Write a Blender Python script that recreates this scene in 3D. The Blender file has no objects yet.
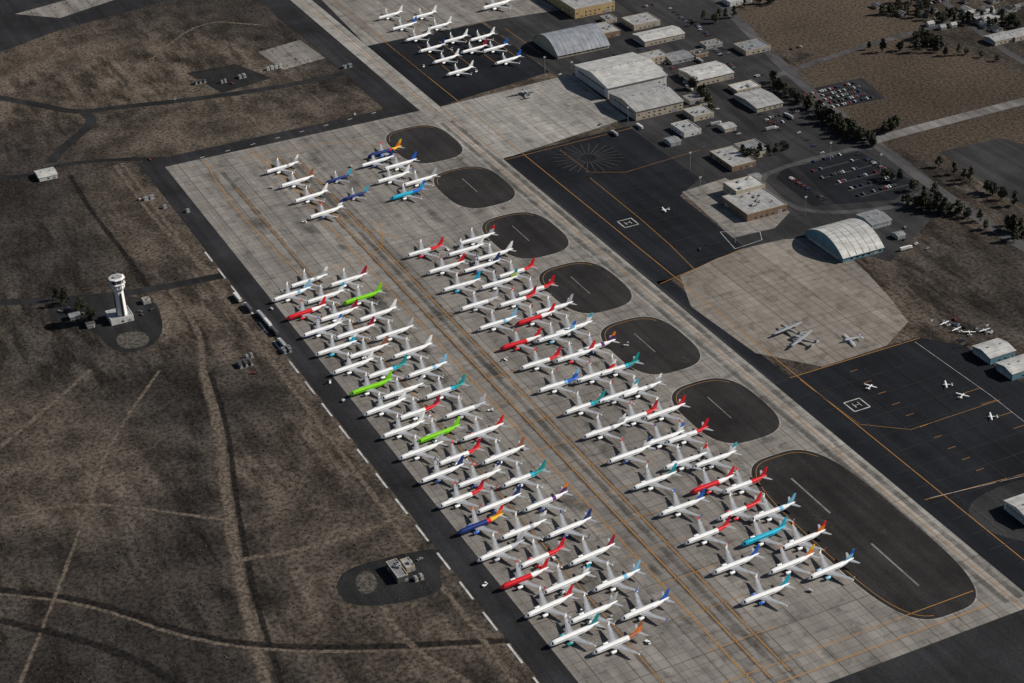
import bpy, math, random
from mathutils import Vector, Matrix
random.seed(7)
S=bpy.context.scene
# ------------------------------------------------------------ survey / camera
W,Hh=1024,683; CX,CY=512,341.5
v1=(-530-CX,-700-CY); v2=(5049-CX,-910-CY)
F=math.sqrt(-(v1[0]*v2[0]+v1[1]*v2[1]))
AX=Vector((v2[0],-v2[1],-F)).normalized()
AY=Vector((v1[0],-v1[1],-F)).normalized()
AZ=AX.cross(AY).normalized()
ALT=750.0
def G(px,py,z=0.0):
    r=Vector((px-CX,CY-py,-F)); t=(ALT-z)/(-(AZ.dot(r)))
    return Vector((AX.dot(r)*t,AY.dot(r)*t,z))
cam_d=bpy.data.cameras.new("camera"); cam=bpy.data.objects.new("camera",cam_d)
S.collection.objects.link(cam)
M=Matrix((AX,AY,AZ)).to_4x4(); M.translation=Vector((0,0,ALT)); cam.matrix_world=M
cam_d.sensor_width=36; cam_d.lens=F*36/W; cam_d.clip_start=5; cam_d.clip_end=40000
S.camera=cam
# ------------------------------------------------------------ light
w=bpy.data.worlds.new("World"); S.world=w; w.use_nodes=True
nt=w.node_tree; sky=nt.nodes.new("ShaderNodeTexSky"); sky.sky_type='NISHITA'; sky.sun_disc=False
sd=Vector((.95,-.28,0)).normalized(); EL=math.radians(34)
sky.sun_elevation=EL; sky.sun_rotation=math.atan2(sd.x,sd.y)
bg=nt.nodes["Background"]; bg.inputs[1].default_value=0.05
nt.links.new(sky.outputs[0],bg.inputs[0])
sl=bpy.data.lights.new("sun",'SUN'); sl.energy=5.0; sl.angle=math.radians(.5); sl.color=(1,.95,.88)
so=bpy.data.objects.new("sun",sl); S.collection.objects.link(so)
dv=-(sd*math.cos(EL)+Vector((0,0,math.sin(EL))))
so.rotation_euler=dv.to_track_quat('-Z','Y').to_euler(); so.location=(0,0,2000)
S.view_settings.view_transform='Standard'; S.view_settings.look='None'; S.view_settings.exposure=0
# ------------------------------------------------------------ materials
class NT:
    def __init__(s,name):
        s.m=bpy.data.materials.new(name); s.m.use_nodes=True; s.t=s.m.node_tree
        s.b=s.t.nodes["Principled BSDF"]; s.out=s.t.nodes["Material Output"]
        s.pos=s.t.nodes.new("ShaderNodeNewGeometry").outputs['Position']
    def n(s,ty,**k):
        x=s.t.nodes.new(ty)
        for a,b in k.items(): setattr(x,a,b)
        return x
    def L(s,a,b): s.t.links.new(a,b)
    def mp(s,sc=(1,1,1),rot=0):
        x=s.n("ShaderNodeMapping"); x.inputs['Scale'].default_value=sc; x.inputs['Rotation'].default_value=(0,0,rot)
        s.L(s.pos,x.inputs[0]); return x.outputs[0]
    def noise(s,scale,detail=4,vec=None,rough=.55):
        x=s.n("ShaderNodeTexNoise",noise_dimensions='2D'); x.inputs['Scale'].default_value=scale; x.inputs['Detail'].default_value=detail; x.inputs['Roughness'].default_value=rough
        s.L(vec if vec else s.pos,x.inputs['Vector']); return x.outputs['Fac']
    def ramp(s,f,stops):
        x=s.n("ShaderNodeValToRGB"); e=x.color_ramp.elements
        while len(e)<len(stops): e.new(.5)
        for i,(p,c) in enumerate(stops):
            e[i].position=p; e[i].color=(c[0],c[1],c[2],1) if not isinstance(c,(int,float)) else (c,c,c,1)
        s.L(f,x.inputs[0]); return x.outputs[0]
    def math(s,op,a,b,clamp=False):
        x=s.n("ShaderNodeMath",operation=op,use_clamp=clamp)
        for i,v in enumerate((a,b)):
            if isinstance(v,(int,float)): x.inputs[i].default_value=v
            else: s.L(v,x.inputs[i])
        return x.outputs[0]
    def mix(s,f,a,b,mode='MIX'):
        x=s.n("ShaderNodeMix",data_type='RGBA',blend_type=mode)
        for inp,v in ((x.inputs[0],f),(x.inputs[6],a),(x.inputs[7],b)):
            if isinstance(v,(int,float)): inp.default_value=v if inp==x.inputs[0] else (v,v,v,1)
            elif isinstance(v,tuple): inp.default_value=(*v[:3],1)
            else: s.L(v,inp)
        return x.outputs[2]
    def sel(s,attr,nz,lo,hi,amp,mx=1.0):
        at=s.n("ShaderNodeAttribute"); at.attribute_name=attr; fd=at.outputs['Fac']
        a=s.math('ADD',fd,s.math('MULTIPLY',s.math('SUBTRACT',nz,.5),amp*2))
        mr=s.n("ShaderNodeMapRange"); s.L(a,mr.inputs[0]); mr.inputs[1].default_value=lo; mr.inputs[2].default_value=hi
        return s.math('MULTIPLY',s.math('MULTIPLY',mr.outputs[0],s.math('MULTIPLY',fd,3,True)),mx)
    def fin(s,col,rough=.85,spec=.2,bump=None,bs=.3,bd=.3):
        s.L(col,s.b.inputs['Base Color']); s.b.inputs['Roughness'].default_value=rough
        s.b.inputs['Specular IOR Level'].default_value=spec
        if bump is not None:
            x=s.n("ShaderNodeBump"); x.inputs['Strength'].default_value=bs; x.inputs['Distance'].default_value=bd
            s.L(bump,x.inputs['Height']); s.L(x.outputs[0],s.b.inputs['Normal'])
        return s.m
def simple(name,c,rough=.6,var=.12,scale=.5,spec=.3,metal=0):
    k=NT(name); f=k.noise(scale,1)
    lo=tuple(max(0,x*(1-var)) for x in c); hi=tuple(min(1,x*(1+var)) for x in c)
    k.b.inputs['Metallic'].default_value=metal
    return k.fin(k.ramp(f,[(.3,lo),(.7,hi)]),rough,spec)
def m_field():
    k=NT("scrub_ground")
    n1=k.noise(.0028,6,rough=.62); n3=k.noise(.3,3,rough=.75)
    base=k.ramp(n1,[(.34,(.040,.034,.030)),(.47,(.054,.045,.038)),(.56,(.078,.063,.050)),(.68,(.100,.080,.063))])
    n2=k.noise(.022,5,rough=.68)
    base=k.mix(k.sel("dry",n2,.2,.95,.6,.6),base,(.108,.087,.068))
    base=k.mix(k.sel("dark",n2,.2,1.0,.6,.6),base,(.030,.027,.025))
    c=k.mix(1,base,k.ramp(n2,[(.36,.62),(.5,1.0),(.64,1.35)]),'MULTIPLY')
    st=k.noise(.07,4,k.mp((1,.22,1),math.radians(38)),.68)
    c=k.mix(k.ramp(k.noise(.004,2),[(.42,.25),(.58,1)]),c,k.mix(1,c,k.ramp(st,[(.4,.5),(.5,.95),(.62,1.25)]),'MULTIPLY'))
    c=k.mix(k.sel("grass",n2,-.1,.5,.6,.93),c,k.mix(1,(.072,.056,.042),k.ramp(n1,[(.35,.75),(.65,1.25)]),'MULTIPLY'))
    c=k.mix(1,c,k.ramp(n3,[(.38,.5),(.5,.97),(.64,1.3)]),'MULTIPLY')
    return k.fin(c,.95,.05,n3,.4,.8)
def m_conc(name,col,ang=0,var=.5):
    k=NT(name)
    def brick(wd,ht,c1,c2,mo,ms,off=0):
        x=k.n("ShaderNodeTexBrick"); x.offset=off; x.squash=1
        k.L(k.pos,x.inputs['Vector']); x.inputs['Scale'].default_value=1
        x.inputs['Color1'].default_value=(c1,c1,c1,1); x.inputs['Color2'].default_value=(c2,c2,c2,1); x.inputs['Mortar'].default_value=(mo,mo*.97,mo*.92,1)
        x.inputs['Mortar Size'].default_value=ms; x.inputs['Brick Width'].default_value=wd; x.inputs['Row Height'].default_value=ht; x.inputs['Mortar Smooth'].default_value=.3
        return x.outputs['Color']
    n1=k.noise(.012,5,rough=.65)
    c=k.mix(1,col,k.ramp(n1,[(.3,.84),(.7,1.16)]),'MULTIPLY')
    c=k.mix(1,c,brick(7.6,7.6,1.04,.87,.66,.32),'MULTIPLY')
    c=k.mix(1,c,brick(22.8,76,1.05,.93,.74,.55),'MULTIPLY')
    s1=k.noise(1,4,k.mp((.09,.004,1)),.6); c=k.mix(1,c,k.ramp(s1,[(.35,.8),(.65,1.12)]),'MULTIPLY')
    n4=k.noise(.07,5,rough=.72); c=k.mix(1,c,k.ramp(n4,[(.34,.68),(.46,1.0),(.7,1.08)]),'MULTIPLY')
    return k.fin(c,.9,.15)
def m_asph(name,col):
    k=NT(name)
    n1=k.noise(.015,6,rough=.65); n2=k.noise(.5,2,rough=.7)
    c=k.mix(1,col,k.ramp(n1,[(.3,.68),(.7,1.55)]),'MULTIPLY')
    s1=k.noise(1,4,k.mp((.12,.003,1)),.6); c=k.mix(1,c,k.ramp(s1,[(.35,.8),(.68,1.25)]),'MULTIPLY')
    c=k.mix(1,c,k.ramp(n2,[(.3,.8),(.7,1.2)]),'MULTIPLY')
    return k.fin(c,.9,.12)
def m_soft(name,col,nscale=.03,lo=.2,hi=.9,amax=.8,amp=1.3):
    k=NT(name); n1=k.noise(nscale,4,rough=.68); n2=k.noise(.3,2,rough=.75)
    k.fin(k.mix(1,col,k.ramp(n2,[(.36,.5),(.64,1.35)]),'MULTIPLY'),.95,.05)
    al=k.sel("fade",n1,lo,hi,amp,amax)
    tr=k.n("ShaderNodeBsdfTransparent"); ms=k.n("ShaderNodeMixShader")
    k.L(al,ms.inputs[0]); k.L(tr.outputs[0],ms.inputs[1]); k.L(k.b.outputs[0],ms.inputs[2]); k.L(ms.outputs[0],k.out.inputs[0])
    return k.m
def m_paint(name,col,under,wear=.5):
    k=NT(name); n=k.noise(.15,3,rough=.7)
    return k.fin(k.mix(k.ramp(n,[(.35,wear),(.6,0)]),col,under),.7,.2)
def m_rib(name,col,sc=.8,axis=0,dark=.8):
    k=NT(name); wv=k.n("ShaderNodeTexWave"); wv.inputs['Scale'].default_value=sc; wv.bands_direction='X' if axis==0 else 'Y'
    k.L(k.pos,wv.inputs['Vector']); n=k.noise(.12,4,rough=.7); n2=k.noise(1,3,k.mp((.5,.04,1) if axis else (.04,.5,1)))
    c=k.mix(1,col,k.ramp(wv.outputs['Fac'],[(0,dark),(1,1.0)]),'MULTIPLY'); c=k.mix(1,c,k.ramp(n,[(.3,.68),(.7,1.1)]),'MULTIPLY')
    c=k.mix(1,c,k.ramp(n2,[(.35,.8),(.6,1.05)]),'MULTIPLY')
    return k.fin(c,.5,.3)
FIELD=m_field()
CONC=m_conc("apron_concrete",(.225,.207,.187)); CONC2=m_conc("taxiway_concrete",(.285,.268,.245)); CONC3=m_conc("old_concrete",(.222,.198,.17)); CONC4=m_conc("pad_concrete",(.31,.293,.268))
ASPH=m_asph("dark_asphalt",(.0095,.0105,.0135)); ASPH2=m_asph("worn_asphalt",(.020,.0198,.0215)); ASPH3=m_asph("island_asphalt",(.0235,.022,.0215)); ASPH4=m_asph("lot_asphalt",(.029,.028,.029)); ROADL=m_asph("road_asphalt",(.13,.125,.12)); ROADG=m_asph("street_asphalt",(.062,.06,.06)); ROADM=m_asph("track_asphalt",(.017,.0165,.017))
ORANGE=m_paint("orange_marking",(.40,.19,.04),(.20,.14,.09),.4); WHITE_P=m_paint("white_marking",(.5,.5,.48),(.12,.12,.12)); GREY_P=m_paint("faded_marking",(.055,.055,.055),(.02,.02,.02)); PALE_P=m_paint("pale_marking",(.2,.2,.19),(.05,.05,.05))
JOINT=m_paint("crack_seal",(.03,.03,.03),(.012,.012,.014),.7)
TRACK=m_soft("track_soil",(.15,.122,.096),.06,.0,.8,.75,.9); TRACKD=m_soft("track_dark",(.02,.018,.017),.06,.0,.8,.7,.9); PADSOIL=m_soft("gravel_soil",(.10,.09,.078),.05,-.1,.3,.85,.4)
STAIN=m_soft("tyre_stain",(.07,.063,.056),.05,.3,1.2,.45,1.2)
WALLW=simple("wall_white",(.58,.57,.54)); WALLB=simple("wall_beige",(.42,.36,.28)); WALLBR=simple("wall_brown",(.22,.15,.10)); WALLT=simple("wall_teal",(.13,.25,.30)); WALLG=simple("wall_grey",(.3,.3,.3)); WALLD=simple("wall_dark",(.08,.08,.085))
ROOFW=m_rib("roof_white",(.56,.55,.52),.6); ROOFG=m_rib("roof_grey",(.26,.265,.27),.6,1); ROOFL=m_rib("roof_light",(.40,.395,.38),.6,1); ROOFD=m_rib("roof_dark",(.09,.085,.08),.4); ROOFS=m_rib("roof_steel",(.30,.32,.35),.6,1)
GLASS=simple("dark_glass",(.02,.025,.03),.12,.1,.5,.6); DOORM=simple("door_metal",(.40,.41,.41)); METAL=simple("duct_metal",(.38,.38,.38),.4); RUBBER=simple("rubber",(.015,.015,.015))
FOL=[simple("foliage_a",(.035,.04,.02),.8,.5,.3),simple("foliage_b",(.055,.046,.028),.8,.5,.3)]; BARK=simple("bark",(.08,.06,.045)); SHR=simple("sage_shrub",(.045,.040,.031),.9,.5,.1)
# ------------------------------------------------------------ mesh helper
class MB:
    def __init__(s): s.v=[];s.f=[];s.m=[];s.mats=[]
    def mi(s,mat):
        if mat not in s.mats: s.mats.append(mat)
        return s.mats.index(mat)
    def face(s,pts,mat):
        i=len(s.v); s.v+= [tuple(p) for p in pts]; s.f.append(tuple(range(i,i+len(pts)))); s.m.append(s.mi(mat))
    def grid(s,rings,mat,closed=True,matf=None,cap0=None,cap1=None):
        base=len(s.v); n=len(rings[0])
        for r in rings: s.v+=[tuple(p) for p in r]
        for i in range(len(rings)-1):
            for j in range(n if closed else n-1):
                k=(j+1)%n
                mt=matf(i,j) if matf else mat
                s.f.append((base+i*n+j,base+i*n+k,base+(i+1)*n+k,base+(i+1)*n+j)); s.m.append(s.mi(mt))
        if cap0: s.f.append(tuple(base+j for j in range(n))[::-1]); s.m.append(s.mi(cap0))
        if cap1: s.f.append(tuple(base+(len(rings)-1)*n+j for j in range(n))); s.m.append(s.mi(cap1))
    def box(s,c,d,mat,top=None,bev=0,taper=1):
        x,y,z=c; a,b,h=d[0]/2,d[1]/2,d[2]
        r0=[(x-a,y-b,z),(x+a,y-b,z),(x+a,y+b,z),(x-a,y+b,z)]
        a*=taper;b*=taper
        r1=[(x-a,y-b,z+h),(x+a,y-b,z+h),(x+a,y+b,z+h),(x-a,y+b,z+h)]
        s.grid([r0,r1],mat,cap0=mat,cap1=top or mat)
    def cyl(s,p,q,r0,r1,mat,n=8,cap=True):
        p=Vector(p);q=Vector(q); d=(q-p).normalized(); u=d.orthogonal().normalized(); w_=d.cross(u)
        R=[[p+(u*math.cos(t)+w_*math.sin(t))*r0 for t in [2*math.pi*i/n for i in range(n)]],[q+(u*math.cos(t)+w_*math.sin(t))*r1 for t in [2*math.pi*i/n for i in range(n)]]]
        s.grid(R,mat,cap0=mat if cap else None,cap1=mat if cap else None)
    def mesh(s,name,smooth=False):
        me=bpy.data.meshes.new(name); me.from_pydata(s.v,[],s.f)
        for m in s.mats: me.materials.append(m)
        me.polygons.foreach_set("material_index",s.m)
        if smooth: me.polygons.foreach_set("use_smooth",[True]*len(s.f))
        me.update(); return me
    def obj(s,name,loc=(0,0,0),parent=None,smooth=False):
        o=bpy.data.objects.new(name,s.mesh(name,smooth)); o.location=loc; S.collection.objects.link(o)
        if parent: o.parent=parent
        return o
def inst(name,me,loc,rot=0,sc=1):
    o=bpy.data.objects.new(name,me); o.location=loc; o.rotation_euler=(0,0,rot); o.scale=(sc,sc,sc); S.collection.objects.link(o); return o
def empty(name,loc,rot=0):
    e=bpy.data.objects.new(name,None); e.location=loc; e.rotation_euler=(0,0,rot); S.collection.objects.link(e); return e
occ=set()
def mark(x,y,r=1):
    i,j=int(x//5),int(y//5)
    for a in range(-r,r+1):
        for b in range(-r,r+1): occ.add((i+a,j+b))
def chaikin(p,it=2,closed=True):
    for _ in range(it):
        q=[]; n=len(p)
        for i in range(n if closed else n-1):
            a=p[i];b=p[(i+1)%n]; q+=[a*.75+b*.25,a*.25+b*.75]
        if not closed: q=[p[0]]+q+[p[-1]]
        p=q
    return p
def sheet(name,pts,z,mat,smooth=0,world=False,thick=0):
    P=[Vector((p[0],p[1],0)) if world else G(*p) for p in pts]
    if smooth: P=chaikin(P,smooth)
    ar=sum(P[i].x*P[(i+1)%len(P)].y-P[(i+1)%len(P)].x*P[i].y for i in range(len(P)))
    if ar<0: P=P[::-1]
    b=MB(); b.face([(p.x,p.y,z) for p in P],mat); return b.obj(name)
def soft(name,pts,z,mat,inner=.12,world=False):
    P=chaikin([Vector((p[0],p[1],0)) if world else G(*p) for p in pts],2); c=sum(P,Vector())/len(P); n=len(P)
    v=[(c.x,c.y,z)]+[tuple((c+(p-c)*inner).xy)+(z,) for p in P]+[(p.x,p.y,z) for p in P]
    f=[];
    for i in range(n):
        j=(i+1)%n; f.append((0,1+i,1+j)); f.append((1+i,1+n+i,1+n+j,1+j))
    me=bpy.data.meshes.new(name); me.from_pydata(v,[],f); me.materials.append(mat)
    a=me.attributes.new("fade",'FLOAT','POINT')
    for i in range(len(v)): a.data[i].value=1.0 if i<=n else 0.0
    o=bpy.data.objects.new(name,me); S.collection.objects.link(o); return o
def ribbon(name,pts,wd,z,mat,softe=False,sm=2,world=False,track=True):
    P=[Vector((p[0],p[1],0)) if world else G(*p) for p in pts]
    if len(P)>2: P=chaikin(P,sm,False)
    v=[];f=[];fd=[]
    offs=[-1,-.3,.3,1] if softe else [-1,1]; k=len(offs)
    for i,p in enumerate(P):
        t=(P[min(i+1,len(P)-1)]-P[max(i-1,0)]).normalized(); nn=Vector((-t.y,t.x,0))
        for o_ in offs:
            q=p+nn*o_*wd/2; v.append((q.x,q.y,z)); fd.append(0 if (softe and abs(o_)==1) else 1)
    for i in range(len(P)-1):
        for j in range(k-1): f.append((i*k+j,i*k+j+1,(i+1)*k+j+1,(i+1)*k+j)[::-1])
        if track:
            L=(P[i+1]-P[i]).length
            for s_ in range(int(L/4)+1):
                q=P[i].lerp(P[i+1],s_*4/max(L,1)); mark(q.x,q.y,1)
    me=bpy.data.meshes.new(name); me.from_pydata(v,[],f); me.materials.append(mat)
    a=me.attributes.new("fade",'FLOAT','POINT')
    for i in range(len(v)): a.data[i].value=fd[i]
    o=bpy.data.objects.new(name,me); S.collection.objects.link(o); return o
class Marks:
    def __init__(s,name,mat,z): s.b=MB(); s.name=name;s.mat=mat;s.z=z
    def seg(s,p,q,wd):
        p=Vector((p[0],p[1],0));q=Vector((q[0],q[1],0)); t=(q-p).normalized(); n=Vector((-t.y,t.x,0))*wd/2
        s.b.face([((p-n).x,(p-n).y,s.z),((q-n).x,(q-n).y,s.z),((q+n).x,(q+n).y,s.z),((p+n).x,(p+n).y,s.z)],s.mat)
    def path(s,pts,wd,sm=0):
        P=[G(*p) for p in pts]
        if sm: P=chaikin(P,sm,False)
        for a,b in zip(P,P[1:]): s.seg(a,b,wd)
    def dash(s,p,q,wd,on,off):
        P,Q=G(*p),G(*q); L=(Q-P).length; t=(Q-P)/L; d=0
        while d<L: s.seg(P+t*d,P+t*min(L,d+on),wd); d+=on+off
    def done(s): return s.b.obj(s.name)
# ------------------------------------------------------------ ground: one sheet, soil type stored per vertex
x0=G(165,167).x; yT=G(165,167).y; xR=(G(503,158).x+G(1005,578).x)/2
y0=(G(825,683).y+G(1024,610).y)/2; xs=G(290,0).x; xOut=(G(140,165).x+G(541,683).x)/2
FAR=yT+1300
ZONES={"dry":([[(90,60),(200,35),(290,60),(330,90),(200,110),(110,100)],[(0,40),(120,20),(140,60),(60,90),(-20,85)],[(90,130),(180,105),(390,85),(400,108),(180,160),(90,165)],[(230,420),(330,380),(400,500),(460,580),(330,580),(230,530)],[(-30,370),(120,360),(180,440),(110,540),(-30,530)],[(250,590),(330,550),(480,600),(540,700),(380,700),(240,660)],[(70,165),(150,175),(210,255),(150,280),(80,240)],[(150,285),(240,270),(300,360),(230,390),(160,350)]],35),
"dark":([[(-30,170),(90,170),(130,270),(90,298),(-30,300)],[(-10,310),(110,340),(250,370),(270,450),(130,430),(-20,370)],[(-30,560),(160,600),(300,660),(290,720),(-30,720)],[(860,255),(1024,205),(1100,330),(950,350)],[(880,0),(1060,0),(1060,80),(960,60)]],35),
"grass":([[(775,75),(880,28),(1000,65),(1060,110),(880,140),(800,100)],[(740,15),(800,-10),(900,-10),(930,25),(860,50),(780,50)],[(890,145),(1060,100),(1060,135),(940,160)]],12)}
zw=[]
for zn,(pl,sof) in ZONES.items():
    for p in pl:
        P=[(q.x,q.y) for q in (G(*a) for a in p)]
        bx=(min(a[0] for a in P)-sof,max(a[0] for a in P)+sof,min(a[1] for a in P)-sof,max(a[1] for a in P)+sof); zw.append((zn,P,sof,bx))
def zone_w(x,y):
    r={"dry":0.,"dark":0.,"grass":0.}
    for zn,P,sof,b in zw:
        if x<b[0] or x>b[1] or y<b[2] or y>b[3]: continue
        ins=False; dm=1e9; n=len(P)
        for i in range(n):
            ax,ay=P[i]; bx,by=P[(i+1)%n]
            if (ay>y)!=(by>y) and x<(bx-ax)*(y-ay)/(by-ay)+ax: ins=not ins
            dx,dy=bx-ax,by-ay; t=max(0,min(1,((x-ax)*dx+(y-ay)*dy)/(dx*dx+dy*dy))); dm=min(dm,math.hypot(x-ax-t*dx,y-ay-t*dy))
        s_=dm if ins else -dm; r[zn]=max(r[zn],max(0,min(1,.5+s_/(2*sof))))
    return r
cs=[G(0,0),G(1024,0),G(0,683),G(1024,683)]
gx0,gx1=min(c.x for c in cs)-80,max(c.x for c in cs)+80; gy0,gy1=min(c.y for c in cs)-80,max(c.y for c in cs)+80
nx,ny=int((gx1-gx0)/15),int((gy1-gy0)/15)
X_=[-16000,-6000]+[gx0+(gx1-gx0)*i/nx for i in range(nx+1)]+[6000,16000]; Y_=[-16000,-6000]+[gy0+(gy1-gy0)*i/ny for i in range(ny+1)]+[9000,18000]
gv=[(x,y,0) for y in Y_ for x in X_]; nX=len(X_)
gf=[(j*nX+i,j*nX+i+1,(j+1)*nX+i+1,(j+1)*nX+i) for j in range(len(Y_)-1) for i in range(nX-1)]
gm_=bpy.data.meshes.new("ground"); gm_.from_pydata(gv,[],gf); gm_.materials.append(FIELD)
wv_=[zone_w(v[0],v[1]) for v in gv]
for zn in ZONES:
    a=gm_.attributes.new(zn,'FLOAT','POINT'); a.data.foreach_set("value",[q[zn] for q in wv_])
S.collection.objects.link(bpy.data.objects.new("ground",gm_))
# tracks
ribbon("dirt_track",[(203,372),(220,430),(226,500),(243,600),(268,690)],11,.03,TRACK,True)
ribbon("dirt_track",[(210,372),(229,430),(236,500),(255,600),(284,690)],5,.031,TRACKD,True)
ribbon("dirt_track",[(240,560),(330,545),(440,500)],6,.032,TRACK,True)
ribbon("dirt_track",[(0,590),(90,600),(200,640),(330,650),(520,640)],8,.034,TRACKD,True)
ribbon("dirt_track",[(0,594),(90,604),(200,644),(330,654),(520,644)],4,.0345,TRACK,True)
ribbon("dirt_track",[(-10,455),(45,410),(90,370)],6,.036,TRACK,True)
ribbon("dirt_track",[(70,175),(90,210),(130,260),(150,290)],6,.038,TRACKD,True)
ribbon("dirt_track",[(115,165),(150,215),(190,255),(215,275)],6,.0385,TRACK,True)
ribbon("dirt_track",[(0,620),(120,650),(190,690)],8,.039,TRACKD,True)
ribbon("dirt_track",[(380,600),(400,640),(480,690)],6,.035,TRACK,True)
ribbon("dirt_track",[(150,60),(200,20),(260,25)],5,.033,TRACK,True)
ribbon("dirt_track",[(170,290),(200,330),(203,372)],7,.037,TRACK,True)
ribbon("dirt_track",[(0,520),(80,500),(225,520)],4,.0365,TRACK,True)
ribbon("dirt_track",[(20,683),(70,560),(110,440),(160,370)],4,.0362,TRACK,True)
ribbon("dirt_track",[(xOut-14,y0-200),(xOut-14,yT+30)],6,.04,TRACK,True,world=True)
# roads west
ribbon("service_road",[(-30,92),(40,105),(78,113),(110,108),(190,100),(300,84),(372,66)],11,.05,ROADM)
ribbon("service_road",[(85,113),(95,122),(60,150),(50,163)],11,.054,ROADM)
ribbon("service_road",[(-30,180),(30,176),(60,163),(150,158),(170,160)],8,.058,ROADM)
ribbon("service_road",[(-30,304),(95,298),(160,288),(245,271)],11,.05,ROADM)
ribbon("service_road",[(110,300),(100,330),(120,352),(150,345),(160,325),(145,298)],9,.054,ROADM)
sheet("tower_pavement",[(45,303),(150,293),(165,320),(145,352),(115,352),(95,330),(52,322)],.062,ROADM,2)
sheet("yard",[(338,578),(352,566),(432,547),(450,553),(437,570),(446,590),(400,604),(352,607),(336,592)],.05,ROADM,2)
ribbon("service_road",[(430,560),(452,552),(475,548)],8,.053,ROADM)
soft("gravel_pad",[(352,576),(372,566),(382,590),(360,598)],.056,PADSOIL,.5)
soft("gravel_pad",[(113,333),(147,330),(152,345),(120,351)],.066,PADSOIL,.8)
sheet("runway",[(-60,75),(0,52),(60,30),(215,-12),(-60,-12)],.05,ASPH2)
sheet("runway_shoulder",[(15,14),(110,-12),(150,-12),(60,18)],.07,CONC)
sheet("yard",[(186,73),(235,64),(272,78),(222,93)],.06,ROADM)
sheet("concrete_pad",[(258,52),(300,40),(325,58),(283,70)],.06,CONC)
sheet("taxiway_fillet",[(262,-10),(300,-10),(345,40),(330,48),(300,35),(270,12)],.052,ASPH2,1)
# paved
sheet("apron_shoulder",[(xOut,y0-60),(xR+12,y0-60),(xR+12,FAR),(xs-30,FAR),(xs-30,yT+22),(xOut,yT+22)],.08,ASPH2,world=True)
sheet("perimeter_pavement",[(xR+12,y0-40),(xR+900,y0-40),(xR+900,y0-400),(xOut,y0-400),(xOut,y0-60.2),(xR+12,y0-60.2)],.082,ASPH,world=True)
sheet("apron",[(x0,y0),(xs,y0),(xs,yT),(x0,yT)],.12,CONC,world=True)
sheet("taxiway",[(xs+.05,y0),(xR,y0),(xR,FAR),(xs+.05,FAR)],.12,CONC2,world=True)
sheet("concrete_apron",[(314,-8),(530,-8),(560,10),(482,22),(367,46)],.09,CONC)
sheet("dark_apron",[(368,46),(482,23),(550,72),(440,106)],.1,ASPH)
sheet("concrete_pad",[(440,107),(572,74),(628,118),(503,159)],.1,CONC4)
sheet("lot_pavement",[(482,20),(540,-20),(690,-20),(775,60),(880,148),(945,205),(890,262),(830,245),(740,248),(628,130),(552,72)],.07,ASPH4)
sheet("dark_ramp",[(504,158),(628,126),(660,150),(700,178),(680,196),(735,240),(745,247),(660,285)],.1,ASPH)
sheet("terminal_pavement",[(682,192),(725,178),(790,212),(775,228),(733,238)],.105,CONC)
sheet("ramp_strip",[(656,282),(670,279),(790,378),(776,383)],.1,ASPH)
sheet("parking_apron",[(661,285),(735,250),(800,236),(835,243),(880,285),(918,335),(790,378)],.11,CONC3,1)
sheet("dark_ramp",[(775,384),(918,337),(965,346),(1080,420),(1080,640),(1006,580)],.104,ASPH)
sheet("taxiway_curve",[(965,505),(1000,485),(1060,470),(1060,545),(1010,540),(975,525)],.125,ASPH4,2)
sheet("old_pavement",[(940,152),(1000,138),(1080,160),(1080,225),(1000,195)],.075,ASPH4)
# roads east
ribbon("road",[(872,141),(900,133),(1060,92)],15,.13,ROADL)
ribbon("road",[(700,-20),(790,75),(872,141),(950,200),(1060,270)],13,.127,ROADG)
ribbon("road",[(600,-15),(660,30),(720,95),(790,165),(830,205)],9,.124,ASPH2)
ribbon("road",[(770,78),(850,50),(960,20),(1060,-5)],9,.121,ROADG)
ribbon("road",[(930,-10),(1000,50),(1060,80)],9,.118,ROADG)
ribbon("road",[(760,186),(766,172),(845,150),(872,148)],7,.133,ROADG,sm=1)
ribbon("road",[(760,180),(790,208),(835,214),(905,206),(925,190)],7,.136,ROADG,sm=1)
sheet("car_park",[(776,178),(782,170),(858,151),(915,182),(895,200),(812,206)],.115,ASPH)
sheet("car_park",[(795,92),(862,78),(885,98),(818,112)],.115,ASPH2)
pk=Marks("car_park_kerb",GREY_P,.14)
for k in range(6): pk.path([(796+k*13,170+k*6.2-4),(846+k*13,157+k*6.2-4)],1.6)
pk.done()
# islands
isl=[(424,144),(474,187),(525,235),(585,287),(650,345),(725,410)]
om=Marks("taxiway_marking",ORANGE,.2)
def superell(c,hx,hy,n=2.6,k=72):
    r=[]
    for i in range(k):
        t=2*math.pi*i/k; r.append((c.x+hx*math.copysign(abs(math.cos(t))**(2/n),math.cos(t)),c.y+hy*math.copysign(abs(math.sin(t))**(2/n),math.sin(t))))
    return r
ww=Marks("white_marking",WHITE_P,.205); pm=Marks("island_marking",PALE_P,.21)
for i,p in enumerate(isl+[(858,529)]):
    c=G(*p); hx,hy=(31.5,45) if i<6 else (37,103)
    n_=3.0 if i<6 else 3.4
    sheet("asphalt_island",superell(c,hx+.9,hy+.9,n_),.15,CONC4,world=True)
    sheet("asphalt_island",superell(c,hx,hy,n_),.17,ASPH3,world=True)
    r=superell(c,hx-3,hy-3,n_)
    if i<6:
        for a in range(8,32): om.seg(r[a],r[a+1],.4)
        if i!=0: pm.seg((c.x-2,c.y-12),(c.x-2,c.y+22),.8)
    else:
        pm.seg((c.x-6,c.y+24),(c.x-6,c.y+72),1.4); pm.seg((c.x-2,c.y-70),(c.x-2,c.y-18),1.4)
        for a in range(10,52): om.seg(r[a],r[a+1],.4)
pm.done()
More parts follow.
